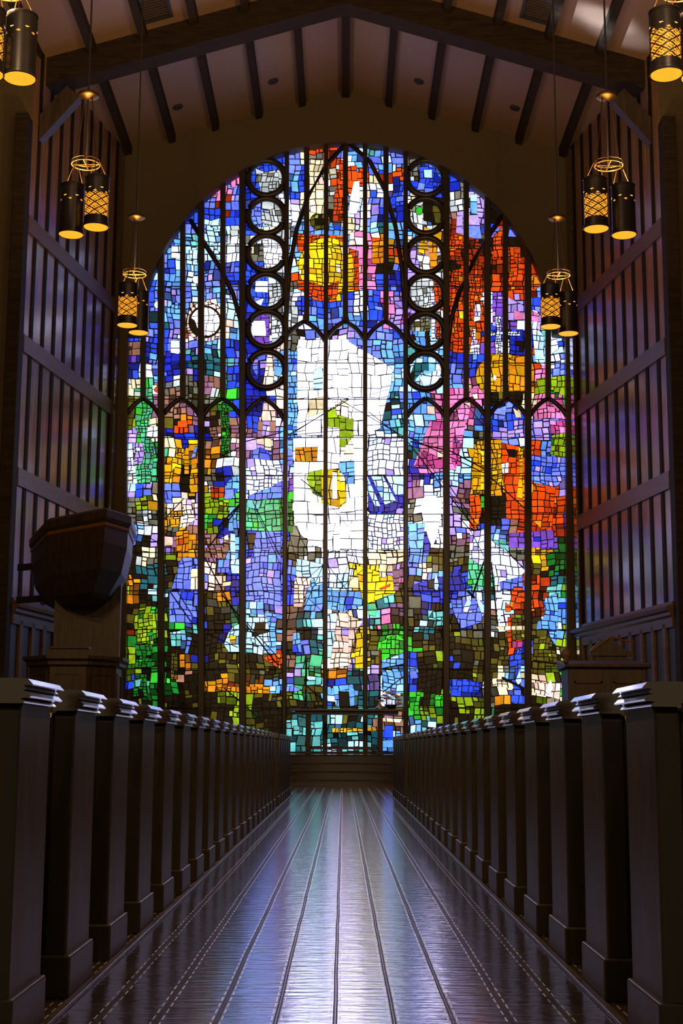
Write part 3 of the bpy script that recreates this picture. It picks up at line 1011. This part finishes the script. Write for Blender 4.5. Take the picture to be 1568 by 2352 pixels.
# pointed heads of the lancets
def arc_bar(pts, wpx, yy=None):
    yy = yy or YM
    q = MB(); q.tube([at(x, y, yy) for x, y in pts], wpx*.5*yy/3311, 6); return put(q, 'tracery_arch', M['stone'], smooth=True)
def head(x0, x1, ysp, ypk, wpx=12):
    xm = (x0+x1)/2; h = ysp-ypk
    pts = []
    for i in range(9):
        f = i/8; pts.append((x0+(xm-x0)*(.55*f+.45*(1-math.cos(f*math.pi/2))), ysp-h*(.80*math.sin(f*math.pi/2)+.20*f**3)))
    pts2 = [(x0+x1-x, y) for x, y in pts]
    arc_bar(pts, wpx); arc_bar(pts2, wpx)
for a_, b_ in ((286,370),(370,462),(462,557),(557,652)): head(a_, b_, 965, 915)
for a_, b_ in ((931,1024),(1024,1119),(1119,1212),(1212,1305)): head(a_, b_, 965, 915)
for a_, b_ in ((652,746),(746,838),(838,931)): head(a_, b_, 785, 738)
for pts, wd in (([(437,505),(470,560),(505,615),(535,675),(552,735),(557,800)], 13),
            ([(1157,490),(1120,545),(1085,605),(1055,670),(1035,735),(1028,800)], 13),
            ([(795,328),(745,385),(705,455),(680,530),(664,620),(657,740)], 12),
            ([(800,328),(850,372),(885,440),(908,520),(922,610),(931,740)], 12)):
    arc_bar(pts, wd)
sill = MB(); a0 = at(283, 1727, YF); a1 = at(1307, 1727, YF)
sill.box(a0.x-.1, a1.x+.1, YF-.14, YF+.5, .64, a0.z+.03); put(sill, 'window_sill', M['dark'])

# ------------------------------------------------------------------ pews
HW = .850
def make_pew(s, length):
    root = empty('pew')
    def X(v): return s*v
    for k, x0 in enumerate((0, length-.07)):
        e = MB()
        e.prism([(0,0),(.40,0),(.40,.875),(.37,.895),(.03,.895),(0,.875)], lambda p: (X(x0),p[0],p[1]), lambda p: (X(x0+.07),p[0],p[1]))
        en = e.build('end_panel', M['pew'], root, bevel=.006)
        q = MB(); q.box(X(x0-.014), X(x0+.084), -.012, .412, 0, .13); q.build('plinth', M['pew'], en, bevel=.006)
        q = MB()
        q.prism(
                [(.0,.866),(-.010,.868),(-.012,.871),(-.006,.880),(0,.884),(-.026,.888),(-.030,.893),(-.018,.910),(-.006,.914),(-.016,.917),(-.017,.921),(-.010,.931),(-.008,.933),(-.032,.934),(-.034,.937),(-.020,.957),
                 (.01,.960),(.06,.960),(.09,.957),(.104,.937),(.102,.934),(.078,.933),(.078,.914),(.088,.910),(.100,.893),(.096,.888),(.07,.884),(.07,.866)],
                lambda p: (X(x0+p[0]),-.012,.96-(.96-p[1])*.72), lambda p: (X(x0+p[0]),.418,.96-(.96-p[1])*.72))
        q.build('cap_moulding', M['cap'], en)
    q = MB(); q.box(X(.07), X(length-.07), .05, .395, .42, .46); q.build('seat', M['pew'], root, bevel=.01)
    q = MB(); q.prism([(.0,.40),(.045,.40),(.0,.86),(-.045,.86)], lambda p: (X(.07),p[0]+.05,p[1]), lambda p: (X(length-.07),p[0]+.05,p[1])); q.build('backrest', M['pew'], root, bevel=.006)
    q = MB(); q.prism([(-.06,.85),(.03,.85),(.035,.87),(.02,.885),(-.05,.885),(-.065,.87)], lambda p: (X(.07),p[0]+.03,p[1]), lambda p: (X(length-.07),p[0]+.03,p[1])); q.build('top_rail', M['cap'], root)
    q = MB(); q.box(X(.3), X(length-.3), -.10, -.088, .60, .70); q.box(X(.3), X(length-.3), -.10, .03, .585, .60); q.build('book_rack', M['pew'], root)
    q = MB(); q.box(X(.07), X(length-.07), .36, .385, .0, .42); q.build('seat_front_board', M['pew'], root)
    return root
ORD = ('first second third fourth fifth sixth seventh eighth ninth tenth eleventh twelfth thirteenth fourteenth fifteenth '
       'sixteenth seventeenth eighteenth nineteenth').split()
for s, side in ((-1, 'left'), (1, 'right')):
    for blk, y0, n, ln in (('main', 3.85, 19, 4.7), ('front', 19.5, 6, 1.75)):
        first = make_pew(s, ln)
        for k in range(n):
            o = first if k == 0 else copy_tree(first)
            o.location = (s*HW, y0+.79*k, 0)
            if blk == 'main':
                lab = ('dark wooden pew nearest the camera, %s of the aisle' % side) if k == 0 else '%s dark wooden pew from the camera, %s of the aisle' % (ORD[k], side)
            else:
                lab = '%s short dark pew beyond the gap before the steps, %s of the aisle' % (ORD[k], side)
            tag(o, lab, 'pew', 'pews %s of the aisle' % side)
# thin kerb strips along the foot of the pews
for nm, s in (('trim_2', -1), ('trim_3', 1)):
    q = MB(); q.box(s*(HW-.045), s*(HW-.018), 2.5, 25.2, 0, .012); tag(q.build(nm, M['pew'], bevel=.003), kind='structure')

# ------------------------------------------------------------------ altar
AY = 30.5
a0 = at(664, 1627, AY); a1 = at(928, 1627, AY); zt = a0.z
al = empty('altar_table', ((a0.x+a1.x)/2, AY, .64)); hw = (a1.x-a0.x)/2; ht = zt-.64
tag(al, 'long dark altar table with thin top and open legs before the window', 'table')
q = MB(); q.box(-hw, hw, -.02, .75, ht-.055, ht); q.build('table_top', M['cap'], al, bevel=.012)
q = MB(); q.box(-hw+.12, hw-.12, .06, .69, ht-.12, ht-.0555); q.build('apron', M['dark'], al)
for x in (-hw+.40, hw-.50):
    for y in (.10, .58):
        q = MB(); q.box(x-.05, x+.05, y, y+.09, .06, ht-.12); q.build('leg', M['dark'], al, bevel=.01)
    q = MB(); q.box(x-.07, x+.07, .04, .73, 0, .06); q.build('foot', M['dark'], al, bevel=.01)
q = MB(); q.box(-hw+.40, hw-.5, .36, .42, .10, .16); q.build('stretcher', M['dark'], al)

def candlestick(px, ytop, ymid, label, cm, sm):
    c = at(px, 1627, AY+.25); o = empty('candlestick', (c.x, AY+.25, zt))
    tag(o, label, 'candlestick', 'candlesticks on the altar table')
    h1 = at(px, ymid, AY+.25).z-zt; h2 = at(px, ytop, AY+.25).z-zt
    q = MB(); q.lathe([(.105,0),(.10,.03),(.06,.06),(.03,.10),(.022,.16),(.03,.18),(.03,.20)], n=20); q.build('base', M['silver'] if sm else M['iron'], o, smooth=True)
    q = MB(); q.lathe([(.02,.20),(.03,.25),(.018,.3),(.018,h1*.6),(.03,h1*.62),(.018,h1*.66),(.018,h1-.05),(.05,h1-.02),(.05,h1)], n=16); q.build('stem', M['iron'], o, smooth=True)
    q = MB(); q.lathe([(.024,h1),(.022,h2-.03),(.016,h2-.01),(.004,h2)], n=14); q.build('candle', cm, o, smooth=True)
candlestick(872, 1488, 1548, 'tall amber candle on dark stick with pale base, right end of the altar', M['candle'], True)
candlestick(702, 1508, 1560, 'dark candle on black stick, left end of the altar', M['leaf'], False)

fb = at(897, 1627, AY+.3)
bq = empty('flower_arrangement', (fb.x, AY+.3, zt)); tag(bq, 'low bowl of white flowers on right end of the altar table', 'flowers')
q = MB(); q.lathe([(.06,0),(.07,.015),(.12,.06),(.14,.10)], n=20); q.build('bowl', M['iron'], bq, smooth=True)
rg = random.Random(5)
for k in range(11):
    a = k*2.4; rr = .05+.030*k**.75
    cx, cy, cz = rr*math.cos(a)*1.0, rr*math.sin(a)*.7, .36-.04*k*.55
    if k == 10: cx, cy, cz = .19, 0, .1
    q = MB(); q.tube([(cx*.3,cy*.3,.06),(cx,cy,cz)], .006, 5); st = q.build('stem', M['leaf'], bq)
    f = MB()
    for ring, (n, tilt, ln) in enumerate(((8, .2, .105), (7, .75, .085), (5, 1.2, .06))):
        for j in range(n):
            b_ = 2*math.pi*(j+.5*ring)/n; dx, dy = math.cos(b_), math.sin(b_)
            t0 = Vector((cx, cy, cz)); out = Vector((dx*math.cos(tilt), dy*math.cos(tilt), math.sin(tilt)))
            sd = Vector((-dy, dx, 0)); up = out.cross(sd)
            p = [t0, t0+out*ln*.5+sd*ln*.3-up*.006, t0+out*ln+up*.008, t0+out*ln*.5-sd*ln*.3-up*.006]
            f.poly(p); f.poly([x_-up*.004 for x_ in reversed(p)])
    f.build('flower_head', M['petal'], bq)

# ------------------------------------------------------------------ pulpit on the left
def ngon(cx, cy, R, n=8, ph=math.pi/8): return [(cx+R*math.cos(ph+2*math.pi*k/n), cy+R*math.sin(ph+2*math.pi*k/n)) for k in range(n)]
PX, PY = -4.26, 22.9
pu = empty('pulpit', (PX, PY, 0)); tag(pu, 'dark eight-sided wooden pulpit under a hanging canopy by the left chancel wall', 'pulpit')
def stack(mb, levels, cx=0, cy=0):
    n = 8; b = len(mb.v)
    for R, z in levels: mb.v += [(x, y, z) for x, y in ngon(cx, cy, R)]
    for i in range(len(levels)-1):
        for k in range(n):
            l = (k+1) % n; mb.f.append((b+i*n+k, b+i*n+l, b+(i+1)*n+l, b+(i+1)*n+k)); mb.c.append(None)
    mb.f.append(tuple(b+k for k in reversed(range(n)))); mb.c.append(None)
    e = b+(len(levels)-1)*n; mb.f.append(tuple(e+k for k in range(n))); mb.c.append(None)
    return mb
stack(MB(), [(.45,0),(.45,.12),(.30,.2),(.30,.75),(.62,1.05),(.74,1.12),(.74,2.0)]).build('body', M['dark'], pu)
stack(MB(), [(.74,2.0),(.80,2.03),(.80,2.08),(.86,2.12),(.86,2.17),(.70,2.17)]).build('cornice', M['dark'], pu)
for k in range(8):
    a, b_ = ngon(0, 0, .745)[k], ngon(0, 0, .745)[(k+1) % 8]
    mx_, my_ = (a[0]+b_[0])/2, (a[1]+b_[1])/2; f = .72
    pa = (mx_+(a[0]-mx_)*f, my_+(a[1]-my_)*f); pb = (mx_+(b_[0]-mx_)*f, my_+(b_[1]-my_)*f)
    q = MB(); q.bar((*pa, 1.25), (*pb, 1.25), .02, .05); q.bar((*pa, 1.9), (*pb, 1.9), .02, .05)
    q.bar((*pa, 1.25), (*pa, 1.9), .02, .05, up=(mx_,my_,0)); q.bar((*pb, 1.25), (*pb, 1.9), .02, .05, up=(mx_,my_,0)); q.build('panel_moulding', M['dark'], pu)
q = MB(); q.box(-.35, .35, -.62, -.60, 2.17, 2.28); q.bar((-.3,-.5,2.3),(.3,-.5,2.3), .3, .03); q.build('book_rest', M['dark'], pu)
q = MB(); q.box(-.55, .55, .80, .90, .0, 4.3); q.build('back_board', M['dark'], pu)
# canopy (sounding board)
rim = [(-5.66,25.4),(-4.9,23.2),(-3.70,22.0),(-3.42,22.72),(-3.55,24.2),(-4.6,25.6)]
cen = (-4.45, 23.75)
def rs(sc, z): return [(cen[0]+(x-cen[0])*sc-PX, cen[1]+(y-cen[1])*sc-PY, z) for x, y in rim]
def loft(mb, lv):
    n = len(rim); b = len(mb.v)
    for L_ in lv: mb.v += L_
    for i in range(len(lv)-1):
        for k in range(n):
            l = (k+1) % n; mb.f.append((b+i*n+k, b+i*n+l, b+(i+1)*n+l, b+(i+1)*n+k)); mb.c.append(None)
    mb.f.append(tuple(b+k for k in reversed(range(n)))); mb.c.append(None)
    e = b+(len(lv)-1)*n; mb.f.append(tuple(e+k for k in range(n))); mb.c.append(None)
    return mb
cb = loft(MB(), [rs(.35,3.06),rs(.62,3.22),rs(.84,3.55),rs(.93,3.95),rs(.94,4.2)]).build('canopy', M['dark'], pu)
loft(MB(), [rs(.95,4.2),rs(.97,4.22),rs(.97,4.25),rs(.95,4.27)]).build('orange_moulding', M['orange_trim'], cb)
loft(MB(), [rs(.96,4.27),rs(1.0,4.33),rs(1.0,4.45),rs(.9,4.5)]).build('canopy_cornice', M['dark'], cb)
for z in (4.0, 3.4):
    q = MB(); q.bar((-5.95-PX, 25.9-PY, z), (-4.6-PX, 25.0-PY, z), .05, .12)
    for k in range(6):
        f = .08+k*.12; q.lathe([(.02,0),(.02,.02)], (-5.95-PX+1.35*f, 25.9-PY-.9*f-.04, z), 8)
    q.build('wall_bracket', M['iron'], pu)

# ------------------------------------------------------------------ reading desk and tall chair on the right
rd = empty('reading_desk', (4.05, 22.2, 0)); tag(rd, 'tall dark wooden reading desk before the right chancel wall', 'desk')
q = MB(); q.box(-.60, .60, -.35, .35, .1, 2.0); q.build('body', M['dark'], rd, bevel=.015)
q = MB(); q.box(-.66, .66, -.41, .41, 0, .1); q.build('plinth', M['dark'], rd, bevel=.015)
q = MB(); q.prism([(-.40,2.0),(.40,2.0),(.40,2.16),(-.40,2.06),(-.42,2.03)], lambda p: (-.66,p[0],p[1]), lambda p: (.66,p[0],p[1])); q.build('sloping_top', M['dark'], rd, bevel=.01)
for x in (-.3, .3):
    q = MB(); q.bar((x-.22,-.36,.4),(x+.22,-.36,.4), .03, .06); q.bar((x-.22,-.36,1.8),(x+.22,-.36,1.8), .03, .06)
    q.bar((x-.22,-.36,.4),(x-.22,-.36,1.8), .06, .03, up=(0,1,0)); q.bar((x+.22,-.36,.4),(x+.22,-.36,1.8), .06, .03, up=(0,1,0)); q.build('front_moulding', M['dark'], rd)
q = MB(); q.lathe([(.03,0),(.05,.02),(.03,.05),(.075,.10),(.085,.15),(.06,.20),(.02,.23)], (-.63,-.34,2.07), 16); tag(q.build('finial', M['rail'], rd, smooth=True), 'round brown finial')

ch = empty('high_backed_chair', (4.62, 24.3, 0)); tag(ch, 'high-backed dark chair with gabled crest behind the reading desk', 'chair')
for x in (-.30, .30):
    for y, h in ((-.28, .62), (.26, 2.3)):
        q = MB(); q.box(x-.04, x+.04, y-.04, y+.04, 0, h); q.build('leg', M['dark'], ch, bevel=.008)
q = MB(); q.box(-.34, .34, -.32, .30, .42, .48); q.build('seat', M['dark'], ch, bevel=.01)
q = MB(); q.box(-.26, .26, .24, .28, .5, 2.36); q.build('back_panel', M['dark'], ch)
for x in (-.30, .30):
    q = MB(); q.box(x-.045, x+.045, -.32, .22, .62, .68); q.build('arm', M['dark'], ch, bevel=.01)
q = MB()
pr = [(-.36,2.36),(.36,2.36),(.36,2.42),(.18,2.50),(0,2.66),(-.18,2.62),(-.36,2.46)]
q.prism(pr, lambda p: (p[0],.20,p[1]), lambda p: (p[0],.32,p[1])); q.build('crest', M['dark'], ch)
q = MB(); q.tube([(-.37,.19,2.42),(-.18,.19,2.56),(0,.19,2.69),(.18,.19,2.63),(.37,.19,2.60)], .018, 6); q.build('crest_moulding', M['orange_trim'], ch)  # orange tone puts the lit edge of the crest into its colour

# ------------------------------------------------------------------ hanging lanterns
LR, LH = .16, .70
def lantern(root, dx, dy, zb, lit, face=0):
    """a metal cylinder pierced by a lattice, amber liner inside, glowing disc below"""
    NS, NZ = 96, 84
    def hole(i, j):
        z = j/NZ; 
        if not (.20 < z < .74): return False
        a = i/NS*12; v = (z-.20)/.54*7.0
        pa = math.fmod(a+v+50, 2.0); pb = math.fmod(a-v+50, 2.0)
        # lozenges and bars between crossing straps
        s1 = abs(pa-1); s2 = abs(pb-1)
        if s1 > .80 or s2 > .80: return False
        if abs(s1-.34) < .10 and s2 < .62: return False
        if z > .64: return s1 < .30 and s2 < .30
        if not lit: return abs(((i/NS-.25+.5) % 1.0)-.5) < .17
        return abs(((i/NS-.75+.5) % 1.0)-.5) < .22 or abs(((i/NS-.25+.5) % 1.0)-.5) < .2
    m = MB()
    for j in range(NZ+1):
        for i in range(NS):
            a = 2*math.pi*i/NS; R = LR*(1.0 if j > 6 else 1.06) * (1.0 if j < NZ-3 else .97)
            m.v.append((dx+R*math.cos(a), dy+R*math.sin(a), zb+LH*j/NZ))
    for j in range(NZ):
        for i in range(NS):
            if hole(i, j): continue
            k = (i+1) % NS; m.f.append((j*NS+i, j*NS+k, (j+1)*NS+k, (j+1)*NS+i)); m.c.append(None)
    body = m.build('lantern', M['lantern'], root)
    q = MB(); n = 32
    for zz in (.17, .76):
        for k in range(n):
            a = 2*math.pi*k/n; q.v.append((dx+LR*.95*math.cos(a), dy+LR*.95*math.sin(a), zb+LH*zz))
    for k in range(n): q.f.append((k, (k+1) % n, n+(k+1) % n, n+k)); q.c.append(None)
    q.build('amber_liner', M['amber'], body)
    q = MB(); q.lathe([(LR*.99,.0),(LR*.99,.012)], (dx,dy,zb+.005), 32); q.build('glowing_disc', M['disc'], body)
    q = MB()
    q.tube([(dx+LR*1.06*math.cos(2*math.pi*k/32), dy+LR*1.06*math.sin(2*math.pi*k/32), zb+.012) for k in range(32)], .008, 6, closed=True)
    q.build('rim', M['iron'], body)
    q = MB(); q.tube([(dx+LR*.99*math.cos(2*math.pi*k/32), dy+LR*.99*math.sin(2*math.pi*k/32), zb+LH) for k in range(32)], .010, 6, closed=True)
    q.build('rim', M['iron'], body)
def pendant(px_list, Y, ybot, label, show=0):
    """px_list: (pixel x, extra depth) of each lantern"""
    pts = []
    for px, ex, yb in px_list:
        p = at(px, yb, Y+ex); pts.append(p)
    cx = sum(p.x for p in pts)/len(pts); cy = sum(p.y for p in pts)/len(pts)
    zb0 = sum(p.z for p in pts)/len(pts)
    root = empty('pendant_light', (cx, cy, zb0)); tag(root, label, 'hanging lamp', 'lantern clusters hanging over the nave')
    ring = .95; dz = 1.95
    for n_, p in enumerate(pts):
        lantern(root, p.x-cx, p.y-cy, p.z-zb0, n_ == show, 2 if px_list[n_][0] < 784 and n_ else 0)
        q = MB(); dx, dy, z0 = p.x-cx, p.y-cy, p.z-zb0+LH
        for k in range(3):
            a = 2*math.pi*k/3+.5
            q.tube([(dx+LR*.95*math.cos(a), dy+LR*.95*math.sin(a), z0-.01), (dx*.85+.05*math.cos(a), dy*.85+.05*math.sin(a), ring)], .006, 5)
        q.tube([(dx*.85, dy*.85, ring), (dx*.3, dy*.3, dz)], .008, 6)
        q.build('rod', M['brass'], root)
    q = MB(); q.tube([(.19*math.cos(2*math.pi*k/36), .19*math.sin(2*math.pi*k/36), ring) for k in range(36)], .010, 6, closed=True)
    q.tube([(.19*math.cos(2*math.pi*k/36), .19*math.sin(2*math.pi*k/36), ring+.05) for k in range(36)], .006, 6, closed=True)
    q.tube([(-.19,0,ring),(.19,0,ring)], .008, 6); q.tube([(0,-.19,ring),(0,.19,ring)], .008, 6); q.build('ring', M['brass'], root)
    q = MB(); q.lathe([(.02,dz-.06),(.13,dz-.02),(.15,dz),(.12,dz+.03),(.03,dz+.06)], n=24); q.build('disc', M['brass'], root, smooth=True)
    top = roof(cx)-zb0-.02
    q = MB(); q.tube([(0,0,ring),(0,0,top)], .014, 6); q.build('cord', M['iron'], root)
    q = MB(); q.lathe([(.03,top-.08),(.09,top-.04),(.1,top)], n=20); q.build('ceiling_cap', M['iron'], root, smooth=True)
    for p in pts:                                       # the bulb high in each open-topped cylinder
        L_ = bpy.data.lights.new('lamp', 'POINT'); L_.energy = 170; L_.color = (1.0,.58,.25); L_.shadow_soft_size = .05
        lo = bpy.data.objects.new('lamp', L_); COL.objects.link(lo); lo.parent = root; lo.location = (p.x-cx,p.y-cy,p.z-zb0+LH-.07)
pendant([(45, 0, 182), (-30, -.22, 172)], 13.8, 185, 'nearest lantern cluster on the left, cut by the top left corner', show=1)
pendant([(1530, 0, 173), (1600, .22, 180)], 13.8, 182, 'nearest lantern cluster on the right, cut by the top right corner')
pendant([(220, 0, 523), (163, .24, 540)], 18.15, 530, 'pair of hanging lanterns high on the left, middle of its row')
pendant([(1369, 0, 527), (1433, .24, 541)], 18.15, 530, 'pair of hanging lanterns high on the right, middle of its row')
pendant([(292, 0, 748), (318, .33, 765)], 22.6, 752, 'farthest pair of hanging lanterns, left of the window')
pendant([(1264, 0, 751), (1305, .33, 767)], 22.6, 752, 'farthest pair of hanging lanterns, overlapping right edge of the window')

# added fill lights without lanterns, set where the lamp rows would run on
for x in (-3.45, 3.45):
    for y in (9.4, 5.0):
        L_ = bpy.data.lights.new('nave_fill', 'POINT'); L_.energy = 620; L_.color = (1.0,.58,.25); L_.shadow_soft_size = .15
        lo = bpy.data.objects.new('nave_fill', L_); COL.objects.link(lo); lo.location = (x, y, 8.6)
# ------------------------------------------------------------------ fittings on the ceiling
def on_roof(px, py):
    v = ROT @ Vector(((px-784)/F, (1176-py)/F, -1.0)); s = 1 if v.x > 0 else -1
    t = (RZ-CAM.z-SL*s*CAM.x)/(v.z+SL*s*v.x)
    return CAM+v*t, s
for (px, py), lab in (((627,186),'small round ceiling light, left and nearer the ridge'), ((962,186),'small round ceiling light, right and nearer the ridge'),
                      ((408,245),'small round ceiling light, left and lower down the slope'), ((1182,247),'small round ceiling light, right and lower down the slope')):
    p, s = on_roof(px, py)
    o = empty('recessed_light', p); o.rotation_euler = (0, s*math.atan(SL), 0); tag(o, lab, 'ceiling light', 'round lights in the chancel ceiling')
    q = MB(); q.lathe([(.11,-.03),(.12,-.025),(.12,0)], n=24); q.build('trim_ring', M['grille'], o, smooth=True)
    q = MB(); q.lathe([(.085,-.034),(.085,-.028)], n=20); q.build('lens', M['iron'], o)
# added spots for the bright patch on the roof slope; no window built
for (px, py), en, sz in (((1385,42), 900, 1.9), ((1340,30), 260, 2.4), ((1420,78), 420, 2.0)):
    p, s = on_roof(px, py)
    L_ = bpy.data.lights.new('roof_patch_spot', 'SPOT'); L_.energy = en*34; L_.color = (.62,.74,1.0); L_.spot_size = rad(sz*2); L_.spot_blend = 1; L_.shadow_soft_size = .1
    lo = bpy.data.objects.new('roof_patch_spot', L_); COL.objects.link(lo); lo.location = (-8.3, p.y-1.5, 10.5)
    lo.rotation_euler = (p-Vector(lo.location)).to_track_quat('-Z', 'Y').to_euler()
for (px, py), lab in (((350,18),'square dark vent in the nave ceiling, left side'), ((1240,20),'square dark vent in the nave ceiling, right side')):
    p, s = on_roof(px, py)
    o = empty('ceiling_vent', p); o.rotation_euler = (0, s*math.atan(SL), 0); tag(o, lab, 'vent', 'vents in the nave ceiling')
    q = MB(); q.box(-.36, .36, -.02-.45, -.45+.04, -.04, 0); q.box(-.36, .36, .41, .47, -.04, 0); q.box(-.36, -.30, -.45, .45, -.04, 0); q.box(.30, .36, -.45, .45, -.04, 0); q.build('vent_frame', M['grille'], o)
    for k in range(9):
        q = MB(); y0 = -.40+k*.09; q.hexa([(-.30,y0,-.03),(.30,y0,-.03),(.30,y0+.08,-.006),(-.30,y0+.08,-.006),(-.30,y0,-.025),(.30,y0,-.025),(.30,y0+.08,-.001),(-.30,y0+.08,-.001)]); q.build('slat', M['grille'], o)
